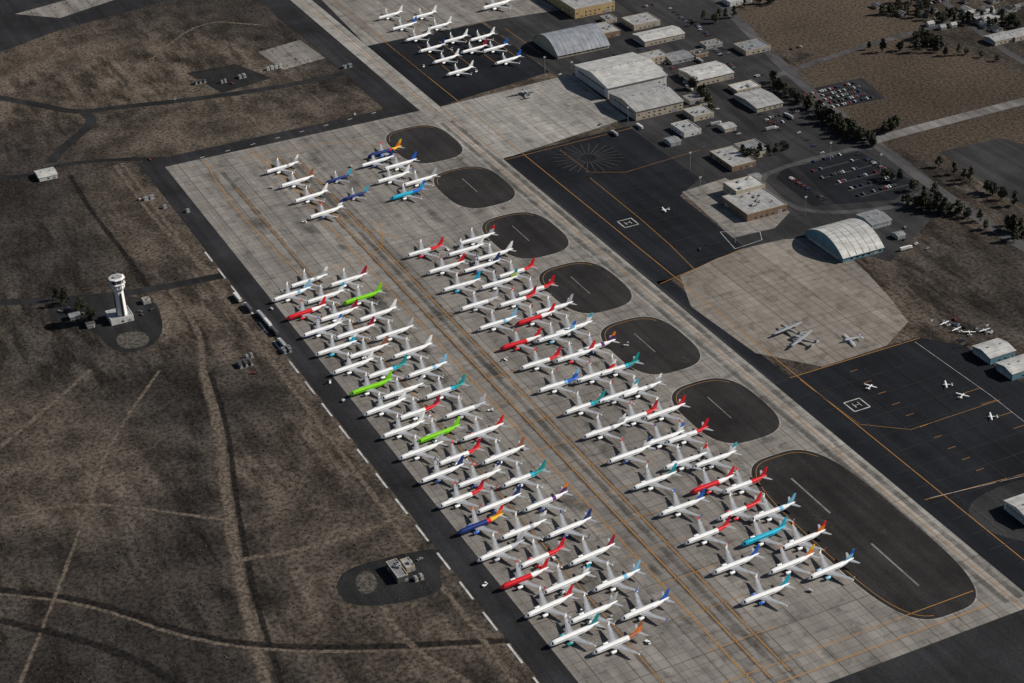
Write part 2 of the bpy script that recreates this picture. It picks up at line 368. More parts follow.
# markings
lane=[]
for p in [(560,455),(548,462),(760,640)]:
    c=G(*p); om.seg((c.x,y0+20),(c.x,yT-30),.85); lane.append(c.x)
c=G(925,480); om.seg((c.x,y0-100),(c.x,FAR),.65)
c=(xs+xR)/2; om.seg((c,y0-100),(c,FAR),.6); lane.append(c)
for dx in (45,): om.seg((x0+dx,y0),(x0+dx,yT-80),.6)
om.path([(205,160),(215,180),(240,215),(300,275)],.8,2); om.path([(250,150),(290,185),(350,225),(400,238)],.8,2)
om.path([(380,222),(385,250),(355,262),(330,270)],.7,2); om.path([(240,158),(330,140),(400,150)],.6,1)
om.seg((x0+5,y0+14),(xs-5,y0+14),.75); om.seg((x0+5,y0+30),(xs-5,y0+30),.6)
for k in range(17):
    a=G(600,440); yy=y0+60+k*36
    if yy<yT-260: om.seg((a.x-55,yy),(a.x-4,yy),.5)
om.path([(790,378),(920,338)],.6); om.path([(505,160),(640,126)],.5); om.path([(660,284),(740,250)],.6)
om.path([(925,500),(1040,470)],.5); om.path([(590,178),(660,235),(700,275)],.5,1); om.path([(560,150),(600,180),(700,150)],.35,1)
om.path([(800,380),(880,440),(1000,400)],.35,1)
for k in range(6):
    a=G(395+k*22,50-k*4.3); om.seg((a.x,a.y),(a.x,a.y-90),.45)
om.path([(440,107),(503,159)],.6)
ww.dash((205,252),(560,712),1.5,21,15)
ww.dash((200,158),(378,112),1.0,5,22)
ww.path([(720,232),(760,232),(762,240),(735,249),(720,232)],.5)
for (px,py) in [(628,223),(857,405)]:
    c=G(px,py); s_=7
    for a,b_ in (((-s_,-s_),(s_,-s_)),((s_,-s_),(s_,s_)),((s_,s_),(-s_,s_)),((-s_,s_),(-s_,-s_))): ww.seg((c.x+a[0],c.y+a[1]),(c.x+b_[0],c.y+b_[1]),.9)
    ww.seg((c.x-2.5,c.y-3),(c.x-2.5,c.y+3),.6); ww.seg((c.x+2.5,c.y-3),(c.x+2.5,c.y+3),.6); ww.seg((c.x-2.5,c.y),(c.x+2.5,c.y),.6)
ww.path([(915,342),(990,395),(1060,450)],.35); ww.path([(930,498),(1024,476)],.3)
gm=Marks("compass_rose_marking",GREY_P,.215); c=G(588,158)
for i in range(24):
    t=2*math.pi*i/24; gm.seg((c.x+8*math.cos(t),c.y+8*math.sin(t)),(c.x+34*math.cos(t),c.y+34*math.sin(t)),.9)
gm.done()
jm=Marks("pavement_joint",JOINT,.208)
for i in range(13):
    a=G(516+i*11.5,158+i*9.8-3); jm.seg((a.x+2,a.y),(a.x+78,a.y),.5)
for i in range(4):
    a=G(535+i*28,163-i*7); jm.seg((a.x,a.y),(a.x,a.y-150),.5)
for i in range(11):
    a=G(800+i*19,398+i*15.2); jm.seg((a.x,a.y),(a.x+120,a.y),.5)
for i in range(6):
    a=G(810+i*24,378-i*7); jm.seg((a.x,a.y-8),(a.x,a.y-230),.5)
for i in range(4):
    a=G(965+i*16,393+i*12); om.seg((a.x,a.y),(a.x+14,a.y),.4)
for i in range(10):
    a=G(850+i*14,372+i*11); om.seg((a.x,a.y),(a.x+7,a.y),.4)
jm.done(); om.done(); ww.done()
# apron stains and tyre-darkened lanes
k_=0
for lx in (lane[0],lane[0]+9,lane[2],lane[3]-5,lane[3]+6,x0+45):
    ribbon("tyre_marks",[(lx,y0+10),(lx+random.uniform(-3,3),(y0+yT)/2),(lx,yT-40)],7,.18+k_*.001,STAIN,True,world=True,track=False); k_+=1
for _ in range(45):
    cx=random.uniform(x0+30,xs-10); cy=random.uniform(y0+20,yT-20); r=random.uniform(5,18)
    P=[(cx+math.cos(t)*r*random.uniform(.5,1),cy+math.sin(t)*r*random.uniform(.8,3)) for t in [i*.9 for i in range(7)]]
    soft("apron_stain",P,.187+_*.0002,STAIN,.1,world=True)
# ------------------------------------------------------------ airliner
WHT=simple("paint_white",(.82,.82,.81),.35,.04,.3,.4); WNG=simple("wing_grey",(.36,.37,.385),.45,.1,.3,.4); BEL=simple("belly_grey",(.36,.37,.39),.4)
C={'w':WHT}
for n_,c_ in dict(red=(.62,.012,.02),dred=(.30,.008,.03),blue=(.01,.11,.50),navy=(.01,.03,.16),cyan=(.01,.40,.58),green=(.21,.62,.01),teal=(.005,.26,.26),orange=(.80,.18,.01),yellow=(.75,.45,.02),lgrey=(.42,.43,.45),purple=(.09,.015,.15),brown=(.3,.1,.05),sky=(.20,.48,.68),lime=(.4,.55,.07)).items():
    C[n_]=simple("paint_"+n_,c_,.35,.06,.3,.4)
def surf(B,st,mat,vert=False,sgn=1,matf=None):
    rings=[]
    for (sp,le,ch,h,t) in st:
        pr=[(0,0),(.12,.5),(.4,.6),(.78,.28),(1,.04),(1,-.04),(.4,-.4),(.12,-.4)]
        ring=[]
        for a,bb in pr:
            X=19.75-(le+a*ch)
            if vert: ring.append((X,bb*t,h))
            else: ring.append((X,sp*sgn,h+bb*t))
        rings.append(ring)
    B.grid(rings,mat,cap0=mat,cap1=mat,matf=matf)
FLAP=simple("flap_grey",(.24,.25,.265),.5); SLAT=simple("slat_metal",(.55,.56,.57),.35)
def make_liner():
    B=MB()
    sl_=[bpy.data.materials.new("slot_"+n) for n in ("forward","aft","fin","engine","winglet","door_band","fin_top","lower")]
    fwd,aft,fin,eng,wl,band,fin2,low=sl_
    for m in sl_+[WNG,BEL,GLASS,RUBBER,METAL]: B.mi(m)
    secs=[(0,.06,-.45),(.4,.55,-.42),(1.0,.95,-.33),(1.9,1.35,-.2),(3.2,1.72,-.07),(5,1.93,0),(7,1.98,0),(11,1.98,0),(16,1.98,0),(21,1.98,0),(25,1.98,0),(28,1.88,.1),(31,1.58,.38),(34,1.15,.78),(37,.68,1.15),(39.2,.3,1.38)]
    n=16; zc=3.35; rings=[]
    for s_,r,z in secs: rings.append([(19.75-s_,r*math.sin(2*math.pi*(j+.5)/n),zc+z+r*1.03*math.cos(2*math.pi*(j+.5)/n)) for j in range(n)])
    def mf(i,j):
        a=2*math.pi*(j+1)/n; cz=math.cos(a)
        if i==3 and cz>.35 and cz<.95: return GLASS
        if cz<-.75 and 5<i<12: return BEL
        if cz<-.1 and i>0 and i<14: return low
        if i==10: return band
        return fwd if i<10 else aft
    B.grid(rings,fwd,matf=mf,cap0=fwd,cap1=METAL)
    for sg in (1,-1):
        B.box((19.75-16,sg*1.985,zc+.55),(20,.03,.28),GLASS)
        surf(B,[(0.5,12.6,9.6,2.1,1.3),(1.9,14.1,8.0,2.25,1.1),(5.8,16.9,5.1,2.75,.6),(12,20.4,3.3,3.4,.4),(17.2,23.3,1.75,3.95,.22)],WNG,sgn=sg,matf=lambda i,j:SLAT if j==0 else (FLAP if j==3 and i<3 else WNG))
        surf(B,[(17.2,23.3,1.75,3.95,.2),(17.7,24.0,1.4,4.5,.16),(18.1,25.0,.7,6.3,.1)],wl,sgn=sg)
        surf(B,[(17.3,23.6,1.2,3.85,.12),(17.8,24.5,.6,3.1,.08)],wl,sgn=sg)
        surf(B,[(0.3,33.6,4.2,4.35,.4),(7.1,37.9,1.5,5.0,.15)],WNG,sgn=sg)
        er=[(11.2,.95),(11.5,1.13),(12.6,1.2),(14.2,1.1),(15.4,.85)]; ec=1.62; n2=12
        R=[[(19.75-s_,sg*4.85+r*math.sin(2*math.pi*j/n2),ec+r*math.cos(2*math.pi*j/n2)) for j in range(n2)] for s_,r in er]
        B.grid(R,eng,matf=lambda i,j:METAL if i in(0,) else eng,cap0=RUBBER,cap1=RUBBER)
        B.cyl((19.75-15.4,sg*4.85,ec),(19.75-17,sg*4.85,ec),.55,.2,METAL,10)
        B.box((19.75-15.2,sg*4.85,ec+.9),(4.5,.3,.7),WNG)
        for k_ in (-.45,.45): B.cyl((19.75-20.6,sg*2.86+k_-.17,.56),(19.75-20.6,sg*2.86+k_+.17,.56),.56,.56,RUBBER,10)
        B.cyl((19.75-20.6,sg*2.86,.5),(19.75-20.6,sg*2.86,2.3),.14,.14,METAL,6)
        for fy,fs in ((7.5,20.9),(10.5,22.0),(13.5,23.3)): B.cyl((19.75-fs,sg*fy,2.75+(fy-6)*.1),(19.75-fs-1.9,sg*fy,2.72+(fy-6)*.1),.22,.05,WNG,6)
    surf(B,[(0,29.2,5.5,5.0,.15),(0,31.8,5.9,5.6,.5),(0,35.0,3.9,8.9,.4),(0,37.6,2.2,12.3,.2)],fin,vert=True,matf=lambda i,j:fin2 if i==2 else fin)
    for k_ in (-.28,.28): B.cyl((19.75-5,k_-.12,.36),(19.75-5,k_+.12,.36),.36,.36,RUBBER,8)
    B.cyl((19.75-5,0,.4),(19.75-5,0,1.6),.1,.1,METAL,6)
    return B.mesh("airliner_mesh",True)
LM=make_liner()
def autosm(me):
    try: me.set_sharp_from_angle(angle=math.radians(40))
    except Exception as e: print(e)
autosm(LM)
# forward, aft, fin, engine, winglet, band, [fin_top, lower]
LIV=[('w','w','w','w','w','w'),('w','w','lgrey','w','w','w'),('w','w','red','w','red','w','w'),('w','w','red','red','w','w'),('w','red','red','w','red','w','dred'),('w','w','blue','w','blue','w'),('w','blue','blue','w','w','sky','sky'),('w','w','navy','navy','navy','w','navy','navy'),('w','w','lgrey','w','w','w','red'),('w','lgrey','lgrey','lgrey','w','w'),('w','w','cyan','cyan','w','w','w'),('w','teal','teal','w','w','cyan'),('w','w','orange','w','orange','w','yellow'),('w','w','dred','w','w','w'),('w','w','sky','sky','w','w','blue','lgrey'),('w','w','w','navy','red','w','navy'),('w','w','brown','w','w','w'),('w','w','purple','navy','w','purple','orange'),('w','w','sky','w','w','sky'),('w','w','lgrey','w','w','lgrey','w','lgrey'),('w','w','w','lgrey','w','w','cyan'),('w','w','w','w','blue','w','blue','blue'),('w','w','lime','w','w','w','teal'),('w','w','w','w','w','w')]
SPEC=[((310,316),('red','w','red','red','red','w')),((360,300),('green','green','green','w','w','green','green','green')),((377,399),('green','green','green','w','w','green','green','green')),((448,449),('green','green','green','w','w','green','green','green')),((480,521),('navy','yellow','orange','blue','orange','red','red','navy')),((523,577),('red','w','red','w','red','w')),((541,549),('w','red','red','red','w','red')),((427,254),('w','red','red','red','w','red')),((441,271),('w','w','red','w','red','w')),((463,289),('w','w','cyan','cyan','w','w')),((535,292),('w','red','red','w','w','w')),((541,326),('red','w','red','w','w','w')),((519,346),('red','w','red','red','red','w')),((513,275),('w','red','red','w','w','w')),((760,538),('cyan','cyan','cyan','w','w','cyan','cyan','cyan')),((732,510),('w','red','red','red','w','red')),((742,489),('w','red','red','w','red','red')),((690,438),('w','red','red','w','red','w')),((704,483),('red','w','red','red','w','w')),((548,607),('w','w','red','w','w','w')),((617,650),('w','brown','orange','w','w','w','brown')),((430,426),('w','red','dred','w','w','red')),((573,640),('w','w','teal','teal','w','w')),((643,615),('w','w','blue','w','blue','w')),((800,543),('w','w','orange','w','orange','w','red')),((655,482),('w','w','teal','w','w','w','cyan','teal')),((735,567),('w','w','blue','w','w','w')),((768,597),('w','w','cyan','blue','w','w')),((408,197),('cyan','blue','cyan','w','w','blue','blue','cyan')),((382,155),('navy','yellow','orange','blue','red','red','yellow','navy')),((663,413),('w','w','red','w','w','w')),((348,284),('w','w','dred','w','w','w'))]
LINERS=[]
def liner(P,th,liv=None,sc=.97):
    o=inst("airliner",LM,(P.x,P.y,.2),math.pi+math.radians(th),sc)
    liv=list(liv or random.choice(LIV))
    if len(liv)<7: liv.append(liv[2])
    if len(liv)<8: liv.append('w' if liv[0]=='w' else liv[0])
    for k_,c_ in enumerate(liv):
        o.material_slots[k_].link='OBJECT'; o.material_slots[k_].material=C[c_]
    LINERS.append(o); return o
cols=[((293,298),(573,640),16,6),((310,284),(617,648),17,6),((348,284),(643,614),16,6),((427,254),(768,598),16,3),((465,254),(793,568),16,3),((478,242),(832,573),16,3)]
pts=[]
for a,b_,n_,th in cols:
    A,Bp=G(*a),G(*b_)
    for i in range(n_):
        P=A.lerp(Bp,i/(n_-1)); pts.append([P+Vector((random.uniform(-1.8,1.8),random.uniform(-1,1),0)),th+random.uniform(-1.2,1.2),None])
for q,th in [((282,171),8),((297,185),8),((311,200),8),((326,216),8),((385,155),6),((377,165),6),((400,168),6),((393,181),6),((420,184),6),((408,197),6)]:
    pts.append([G(*q),th,None])
for px,lv in SPEC:
    q=G(*px); best=min((p for p in pts if p[2] is None),key=lambda p:(p[0]-q).length)
    if (best[0]-q).length<40: best[2]=lv
for P,th,lv in pts: liner(P,th,lv)
for q in [(390,18),(404,29),(418,40),(432,51),(446,62),(460,74),(424,18),(439,29),(455,42),(482,40),(495,51),(508,63),(474,52)]:
    liner(G(*q),8,('w','w',random.choice(['w','w','lgrey','navy','blue','dred']),'w','w','w'),sc=.9)
liner(G(497,8),8,('w','w','w','w','w','w'),1.15)
for q in [(339,181),(356,198)]: liner(G(*q),8,('navy','navy','cyan','lgrey','w','navy'),.72)
# ------------------------------------------------------------ small aircraft
def prop_plane(L,span,nEng,high,mat,mat2):
    B=MB(); r=L*.06; zc=r*1.7+(.3 if high else 0)
    secs=[(0,.15),(.05,.5),(.15,.95),(.3,1),(.55,.9),(.8,.45),(1,.15)]
    B.grid([[(L/2-s_*L,r*k*math.sin(2*math.pi*j/10),zc+(s_>.6)*(s_-.6)*r*1.5+r*k*math.cos(2*math.pi*j/10)) for j in range(10)] for s_,k in secs],mat,cap0=mat2,cap1=mat,matf=lambda i,j:GLASS if (i==1 and j in(0,1,8,9)) else mat)
    zw=zc+(r*.9 if high else -r*.5); ch=span*.11
    for sg in (1,-1):
        ring=lambda y,c,x:[(x+c*.5,y,zw),(x,y,zw+.12*c),(x-c*.5,y,zw),(x,y,zw-.05*c)]
        B.grid([ring(0,ch*1.1,L*.1),ring(sg*span*.25,ch,L*.1),ring(sg*span*.5,ch*.6,L*.1)],mat,cap0=mat,cap1=mat)
        zt=zc+r*.6
        ring=lambda y,c,x:[(x+c*.5,y,zt),(x,y,zt+.1*c),(x-c*.5,y,zt),(x,y,zt-.05*c)]
        B.grid([ring(0,ch*.8,-L*.43),ring(sg*span*.18,ch*.5,-L*.45)],mat,cap0=mat,cap1=mat)
        B.cyl((L*.05,sg*r*1.6,r*.4),(L*.05,sg*r*1.6+.3*sg,r*.4),r*.4,r*.4,RUBBER,8); B.cyl((L*.05,sg*r*1.6,r*.4),(L*.05,sg*r*.6,zc-r*.4),.08,.08,METAL,5)
        for e in range(nEng//2):
            y=sg*span*(.13+.13*e); B.cyl((L*.1+ch*.9,y,zw),(L*.1-ch*.3,y,zw),ch*.2,ch*.13,mat2,8)
            B.box((L*.1+ch*.95,y,zw-ch*.6),(.08,.25,ch*1.2),RUBBER)
    if nEng<2: B.box((L/2+.08,0,zc-1),(.08,.2,2),RUBBER)
    B.cyl((L*.38,0,0),(L*.38,0,zc-r*.6),.1,.1,METAL,5); B.cyl((L*.38,-.12,.3),(L*.38,.12,.3),.3,.3,RUBBER,8)
    t=.12
    B.grid([[(-L*.36,-t,zc+r*.5),(-L*.5,-t,zc+r*.5),(-L*.5,t,zc+r*.5),(-L*.36,t,zc+r*.5)],[(-L*.44,-t,zc+L*.17),(-L*.5,-t,zc+L*.17),(-L*.5,t,zc+L*.17),(-L*.44,t,zc+L*.17)]],mat,cap0=mat,cap1=mat)
    me=B.mesh("aircraft_mesh",True); autosm(me); return me
TP=prop_plane(30,40,4,True,simple("mil_grey",(.30,.31,.32),.5),WNG); GA=prop_plane(9,11.5,0,True,WHT,C['red']); TW=prop_plane(16,18,2,False,C['lgrey'],C['blue'])
for q,r in [((790,333),100),((804,343),115)]: inst("turboprop_transport",TP,(*G(*q).xy,.15),math.radians(r),.75)
inst("twin_engine_aircraft",TW,(*G(852,341).xy,.15),math.radians(170),1.15); inst("turboprop_transport",TP,(*G(526,95).xy,.15),math.radians(85),.75)
for q,r in [((665,211),170),((947,386),150),((962,397),30),((992,418),150),((870,388),30),((945,325),100),((957,331),100),((969,334),60),((985,332),90)]: inst("light_aircraft",GA,(*G(*q).xy,.15),math.radians(r),.92)
# ------------------------------------------------------------ buildings
def foot(L,B,R):
    l,b_,r=G(*L),G(*B),G(*R); return b_.x,b_.y,r.x,l.y
def building(name,L,B,R,h,style='flat',rise=3,roof=ROOFW,wall=WALLW,axis='x',door='xmin',units=4,wins=True,bays=1):
    xa,ya,xb,yb=foot(L,B,R); cx,cy=(xa+xb)/2,(ya+yb)/2; lx,ly=max(6,xb-xa),max(6,yb-ya)
    e=empty(name,(cx,cy,.1)); 
    wl=MB(); rf=MB(); a,b_=lx/2,ly/2
    if style=='flat':
        wl.box((0,0,0),(lx,ly,h),wall)
        rf.box((0,0,h+.003),(lx-1,ly-1,.15),roof)
        for (c,d) in (((0,-b_+.2,h+.01),(lx+.2,.4,.7)),((0,b_-.2,h+.01),(lx+.2,.4,.7)),((-a+.2,0,h+.01),(.4,ly-.82,.7)),((a-.2,0,h+.01),(.4,ly-.82,.7))): rf.box(c,d,WALLB if wall!=WALLW else WALLW)
    else:
        n=12 if style=='arch' else 2
        prof=[]
        wdt=b_ if axis=='x' else a; ln=a if axis=='x' else b_
        for i in range(n+1):
            t=-1+2*i/n
            z=h+rise*((1-t*t) if style=='arch' else (1-abs(t)))
            prof.append((t*wdt,z))
        def P3(u,v,z): return (u,v,z) if axis=='x' else (v,u,z)
        rings=[[P3(s_*ln,-wdt,0)]+[P3(s_*ln,p,z) for p,z in prof]+[P3(s_*ln,wdt,0)] for s_ in (-1,1)]
        for rg in rings: wl.face(rg,wall)
        wl.face([P3(-ln,-wdt,0),P3(ln,-wdt,0),P3(ln,-wdt,h),P3(-ln,-wdt,h)],wall)
        wl.face([P3(-ln,wdt,0),P3(ln,wdt,0),P3(ln,wdt,h),P3(-ln,wdt,h)],wall)
        k_=1.03
        top=[[P3(s_*(ln+.8),p*k_,z+.35-(.3 if abs(p)>=wdt-.01 else 0)) for p,z in prof] for s_ in (-1,1)]
        bot=[[P3(s_*(ln+.8),p*k_,z+.05-(.3 if abs(p)>=wdt-.01 else 0)) for p,z in prof] for s_ in (-1,1)]
        rf.grid(top,roof,closed=False); rf.grid(bot,roof,closed=False)
        for s_ in (0,1):
            for i in range(n): rf.face([top[s_][i],top[s_][i+1],bot[s_][i+1],bot[s_][i]],WALLW)
        for i in (0,n): rf.face([top[0][i],top[1][i],bot[1][i],bot[0][i]],WALLW)
        if style=='gable' and lx*ly>250:
            nv=max(2,int(ln*2/9))
            for i in range(nv):
                u=-ln+2*ln*(i+.5)/nv
                if axis=='x': rf.box((u,0,h+rise+.3),(1.1,1.1,.9),METAL)
                else: rf.box((0,u,h+rise+.3),(1.1,1.1,.9),METAL)
        if style=='arch' :
            for k2 in range(1,6):
                s_=-ln+2*ln*k2/6
                rf.grid([[P3(s_+q,p*k_,z+.42) for p,z in prof] for q in (-.25,.25)],ROOFG,closed=False)
    wl.obj("walls",parent=e); rf.obj("roof",parent=e,smooth=False)
    d=MB(); 
    def panel(side,u,z,wd,hh,mat,pr=.06):
        if side=='xmin': d.box((-a-pr/2-.002,u,z),(pr,wd,hh),mat)
        if side=='xmax': d.box((a+pr/2+.002,u,z),(pr,wd,hh),mat)
        if side=='ymin': d.box((u,-b_-pr/2-.002,z),(wd,pr,hh),mat)
        if side=='ymax': d.box((u,b_+pr/2+.002,z),(wd,pr,hh),mat)
    if style!='flat':
        L_=ly if door[0]=='x' else lx; nn=8; dw=L_*.8/nn
        for i in range(nn): panel(door,-L_*.4+dw*(i+.5),.05,dw-.35,h*.82,DOORM,.12+.1*(i%2))
        for i in range(nn): panel(door,-L_*.4+dw*(i+.5),h*.62,dw-1.2,h*.1,GLASS,.3)
    for side in ('ymin','xmin','xmax','ymax'):
        if side==door and style!='flat': continue
        L_=ly if side[0]=='x' else lx
        if wins:
            k_=max(1,int(L_/5.5)); fl=max(1,int(h/4))
            for f_ in range(min(fl,2)):
                for i in range(k_):
                    if (i*7+f_*3)%5==0: continue
                    panel(side,-L_/2+L_*(i+.5)/k_,1.1+f_*3.8,2.2,1.4,GLASS)
        panel(side,L_*.32,.02,2.6 if L_<30 else 4.5,2.3 if L_<30 else 4.2,WALLG,.1)
    d.obj("openings",parent=e)
    if style=='flat' and units:
        u=MB()
        for i in range(units):
            x,y=random.uniform(-a*.7,a*.7),random.uniform(-b_*.7,b_*.7); s_=random.uniform(1.4,3)
            u.box((x,y,h+.16),(s_,s_*random.uniform(.7,1.5),random.uniform(1,1.8)),METAL); u.cyl((x,y,h+1.5),(x,y,h+2.2),.45,.45,RUBBER,8)
        u.obj("roof_units",parent=e)
    return e
building("gable_hangar",(574,76),(608,99),(664,84),12,'gable',5,ROOFW,WALLW,'x','xmin')
building("hangar_lean_to",(636,62),(644,67.5),(667,61.5),8,'flat',0,ROOFL,WALLB,units=2)
building("gable_hangar",(613,101),(636,121),(680,108),10,'gable',4,ROOFL,WALLB,'x','xmin')
building("arched_hangar",(533,42),(558,59),(606,46),3.5,'arch',13,ROOFS,WALLB,'x','xmin')
building("arched_hangar",(806,236),(843,263),(880,250),4.5,'arch',11,ROOFW,WALLT,'x','xmin')
building("office_building",(525,-6),(575,19),(612,9),11,'flat',0,ROOFL,simple("wall_tan",(.5,.36,.18)))
building("storage_shed",(858,219),(872,230),(890,224),5,'gable',1.5,ROOFG,WALLG,'x','ymin')
building("terminal_building",(717,205),(747,222),(786,211),7,'flat',0,ROOFL,WALLBR,units=10)
building("terminal_annex",(722,193),(736,202),(764,194),10,'flat',0,ROOFW,WALLB,units=3)
fl=[("warehouse",(676,76),(697,87),(731,77),7,'gable',2,ROOFW,WALLB),("warehouse",(633,39),(645,47),(684,38),6,'gable',2,ROOFW,WALLB),("workshop_building",(622,23),(634,31),(658,24),6,'flat',0,ROOFL,WALLB),("workshop_building",(592,30),(604,39),(618,34),6,'flat',0,ROOFL,WALLBR),
("office_building",(736,48),(746,56),(768,49),5,'flat',0,ROOFG,WALLB),("storage_shed",(662,58),(672,65),(692,59),4,'gable',1.5,ROOFG,WALLG),("warehouse",(734,99),(757,113),(781,106),5,'gable',2,ROOFL,WALLB),("storage_shed",(728,89),(737,95),(760,89),4,'flat',0,ROOFW,WALLB),
("workshop_building",(670,129),(684,138),(700,133),5,'flat',0,ROOFL,WALLW),("workshop_building",(684,114),(694,122),(712,116),5,'flat',0,ROOFL,WALLB),("office_building",(708,157),(732,172),(754,165),5,'flat',0,ROOFL,WALLBR),("office_building",(735,149),(750,160),(772,155),5,'flat',0,ROOFG,WALLB),
("small_hangar",(974,352),(990,365),(1014,357),6,'gable',2,ROOFW,WALLT),("small_hangar",(997,369),(1012,381),(1042,373),6,'gable',2,ROOFW,WALLT),("small_hangar",(1006,508),(1028,528),(1070,515),7,'gable',2,ROOFW,WALLW),("equipment_building",(29,176),(40,182),(57,177),4,'gable',1.2,ROOFW,WALLW),
("storage_shed",(683,100),(690,105),(704,101),4,'flat',0,ROOFG,WALLG),("storage_shed",(640,60),(650,66),(664,62),5,'flat',0,ROOFG,WALLB),("storage_shed",(700,46),(706,50),(722,46),4,'flat',0,ROOFG,WALLG),("office_building",(722,2),(730,7),(750,1),5,'flat',0,ROOFW,WALLW),("storage_shed",(560,-8),(572,0),(600,-8),6,'flat',0,ROOFG,WALLG),
("storage_shed",(664,142),(671,147),(680,144),4,'gable',1,ROOFG,WALLG),("storage_shed",(718,128),(725,133),(736,130),4,'gable',1,ROOFL,WALLB),("storage_shed",(700,108),(704,111),(712,108),3.5,'flat',0,ROOFD,WALLBR),("storage_shed",(600,20),(606,24),(616,21),4,'flat',0,ROOFG,WALLB),("storage_shed",(748,178),(753,182),(760,179),3.5,'gable',1,ROOFG,WALLB),("storage_shed",(893,236),(898,240),(905,238),3.5,'gable',1,ROOFG,WALLG),("office_building",(690,55),(696,59),(708,56),4,'flat',0,ROOFD,WALLBR)]
for f_ in fl: building(*f_[:5],style=f_[5],rise=f_[6],roof=f_[7],wall=f_[8],units=3)
for i in range(34):
    px=random.uniform(870,1035); py=random.uniform(-8,30)
    if (px-870)*.22+py<4: continue
    s_=random.uniform(5,9)
    building("house",(px,py),(px+s_*.5,py+s_*.38),(px+s_*1.35,py+s_*.2),3.2,'gable',2,random.choice([ROOFD,ROOFG,ROOFG,ROOFL]),random.choice([WALLB,WALLBR,WALLW]),random.choice('xy'),'ymin')
for q in [(970,20),(985,40),(1005,36)]: building("warehouse",q,(q[0]+10,q[1]+6),(q[0]+28,q[1]),5,'gable',1.5,ROOFL,WALLB,'x','xmin')
# control tower
TWW=simple("tower_white",(.76,.75,.72)); 
def ctower(q):
    P=G(*q); e=empty("control_tower",(P.x,P.y,.1)); B=MB()
    def octo(r,z,n=8): return [(r*math.cos(2*math.pi*(i+.5)/n),r*math.sin(2*math.pi*(i+.5)/n),z) for i in range(n)]
    B.grid([octo(4.6,0),octo(3.9,27)],TWW); B.grid([octo(3.9,27),octo(5.8,30.5),octo(5.8,34)],TWW); B.grid([octo(4.75,0),octo(4.7,3)],WALLB)
    B.obj("shaft",parent=e)
    s=MB(); s.box((-4.45,0,3),(.5,1.8,23),GLASS); s.box((0,-4.45,3),(1.8,.5,23),GLASS)
    for i in range(8):
        a=2*math.pi*i/8; s.box((5.38*math.cos(a),5.38*math.sin(a),31.3),(.5,.5,1.5),GLASS)
    s.obj("window_strip",parent=e)
    c=MB(); c.grid([octo(6.8,34),octo(6.8,34.5)],TWW,cap0=TWW,cap1=TWW); c.grid([octo(6.7,35.4),octo(6.7,35.55)],METAL); c.obj("balcony",parent=e)
    g=MB(); g.grid([octo(4.9,34.5),octo(6.2,38.6)],GLASS)
    for i in range(8):
        a=2*math.pi*(i+.5)/8; g.cyl((4.95*math.cos(a),4.95*math.sin(a),34.5),(6.25*math.cos(a),6.25*math.sin(a),38.6),.13,.13,TWW,5)
    g.obj("cab_glass",parent=e)
    r=MB(); r.grid([octo(6.9,38.6),octo(6.9,39.2),octo(5.0,39.8)],TWW,cap0=TWW,cap1=ROOFL); r.cyl((0,0,39.7),(0,0,46),.15,.08,METAL,6); r.cyl((1.5,1,39.7),(1.5,1,43),.1,.05,METAL,6); r.box((-1.5,-1,39.8),(2,2,1.3),METAL); r.obj("cab_roof",parent=e)
ctower((123,319))
building("tower_base_building",(100,318),(112,326),(134,320),4.5,'flat',0,ROOFL,WALLW,units=3)
building("storage_shed",(66,318),(71,321),(80,318),3.5,'gable',1,ROOFG,WALLB,'x','ymin')
building("storage_shed",(84,326),(88,329),(95,327),3,'gable',1,ROOFD,WALLW,'x','ymin')
building("generator_shed",(140,302),(144,305),(151,303),3,'flat',0,ROOFG,WALLG,units=1)
building("equipment_building",(386,568),(398,584),(408,580),4.5,'flat',0,ROOFG,WALLD,units=6)
building("equipment_building",(402,564),(408,573),(414,571),3.5,'flat',0,ROOFL,WALLB,units=1)
def shelter(q,n,lx=3,ly=8,h=3,name="equipment_shelter",mat=WALLG,top=ROOFG):
    P=G(*q); B=MB()
    for i in range(n):
        hh=h*(1 if i%2 else .8)
        B.box((i*(lx+1.8),0,.25),(lx,ly,hh),mat); B.box((i*(lx+1.8),0,hh+.255),(lx+.3,ly+.3,.2),top); B.box((i*(lx+1.8),-ly/2-.03,.5),(lx*.5,.05,2),DOORM); B.box((i*(lx+1.8),0,hh+.46),(1.0,1.2,.5),mat)
        B.box((i*(lx+1.8),0,0),(lx+.6,ly+.6,.24),WALLG)
    B.obj(name,(P.x,P.y,.08))
shelter((416,580),2,2,4,2.5,mat=WALLB); shelter((240,366),3,2.6,9,3,mat=WALLD,top=ROOFD); shelter((247,358),2,2,4,2.5,top=ROOFG); shelter((196,84),3,3,5,3,mat=WALLD,top=ROOFD); shelter((240,78),2,3,6,3); shelter((222,83),2,2,3,3,mat=WALLB); shelter((146,200),2,4,4,3); shelter((284,352),2,2.6,7,3,mat=WALLD); shelter((268,70),4,3,4,3,mat=WALLW,top=ROOFL); shelter((345,68),2,4,4,3,mat=WALLD); shelter((165,208),1,3,3,3); shelter((188,212),1,3,3,3)
def wheels(B,xs_,y,r=.45):
    for x in xs_:
        for sg in (1,-1): B.cyl((x,sg*y-.14,r),(x,sg*y+.14,r),r,r,RUBBER,8)
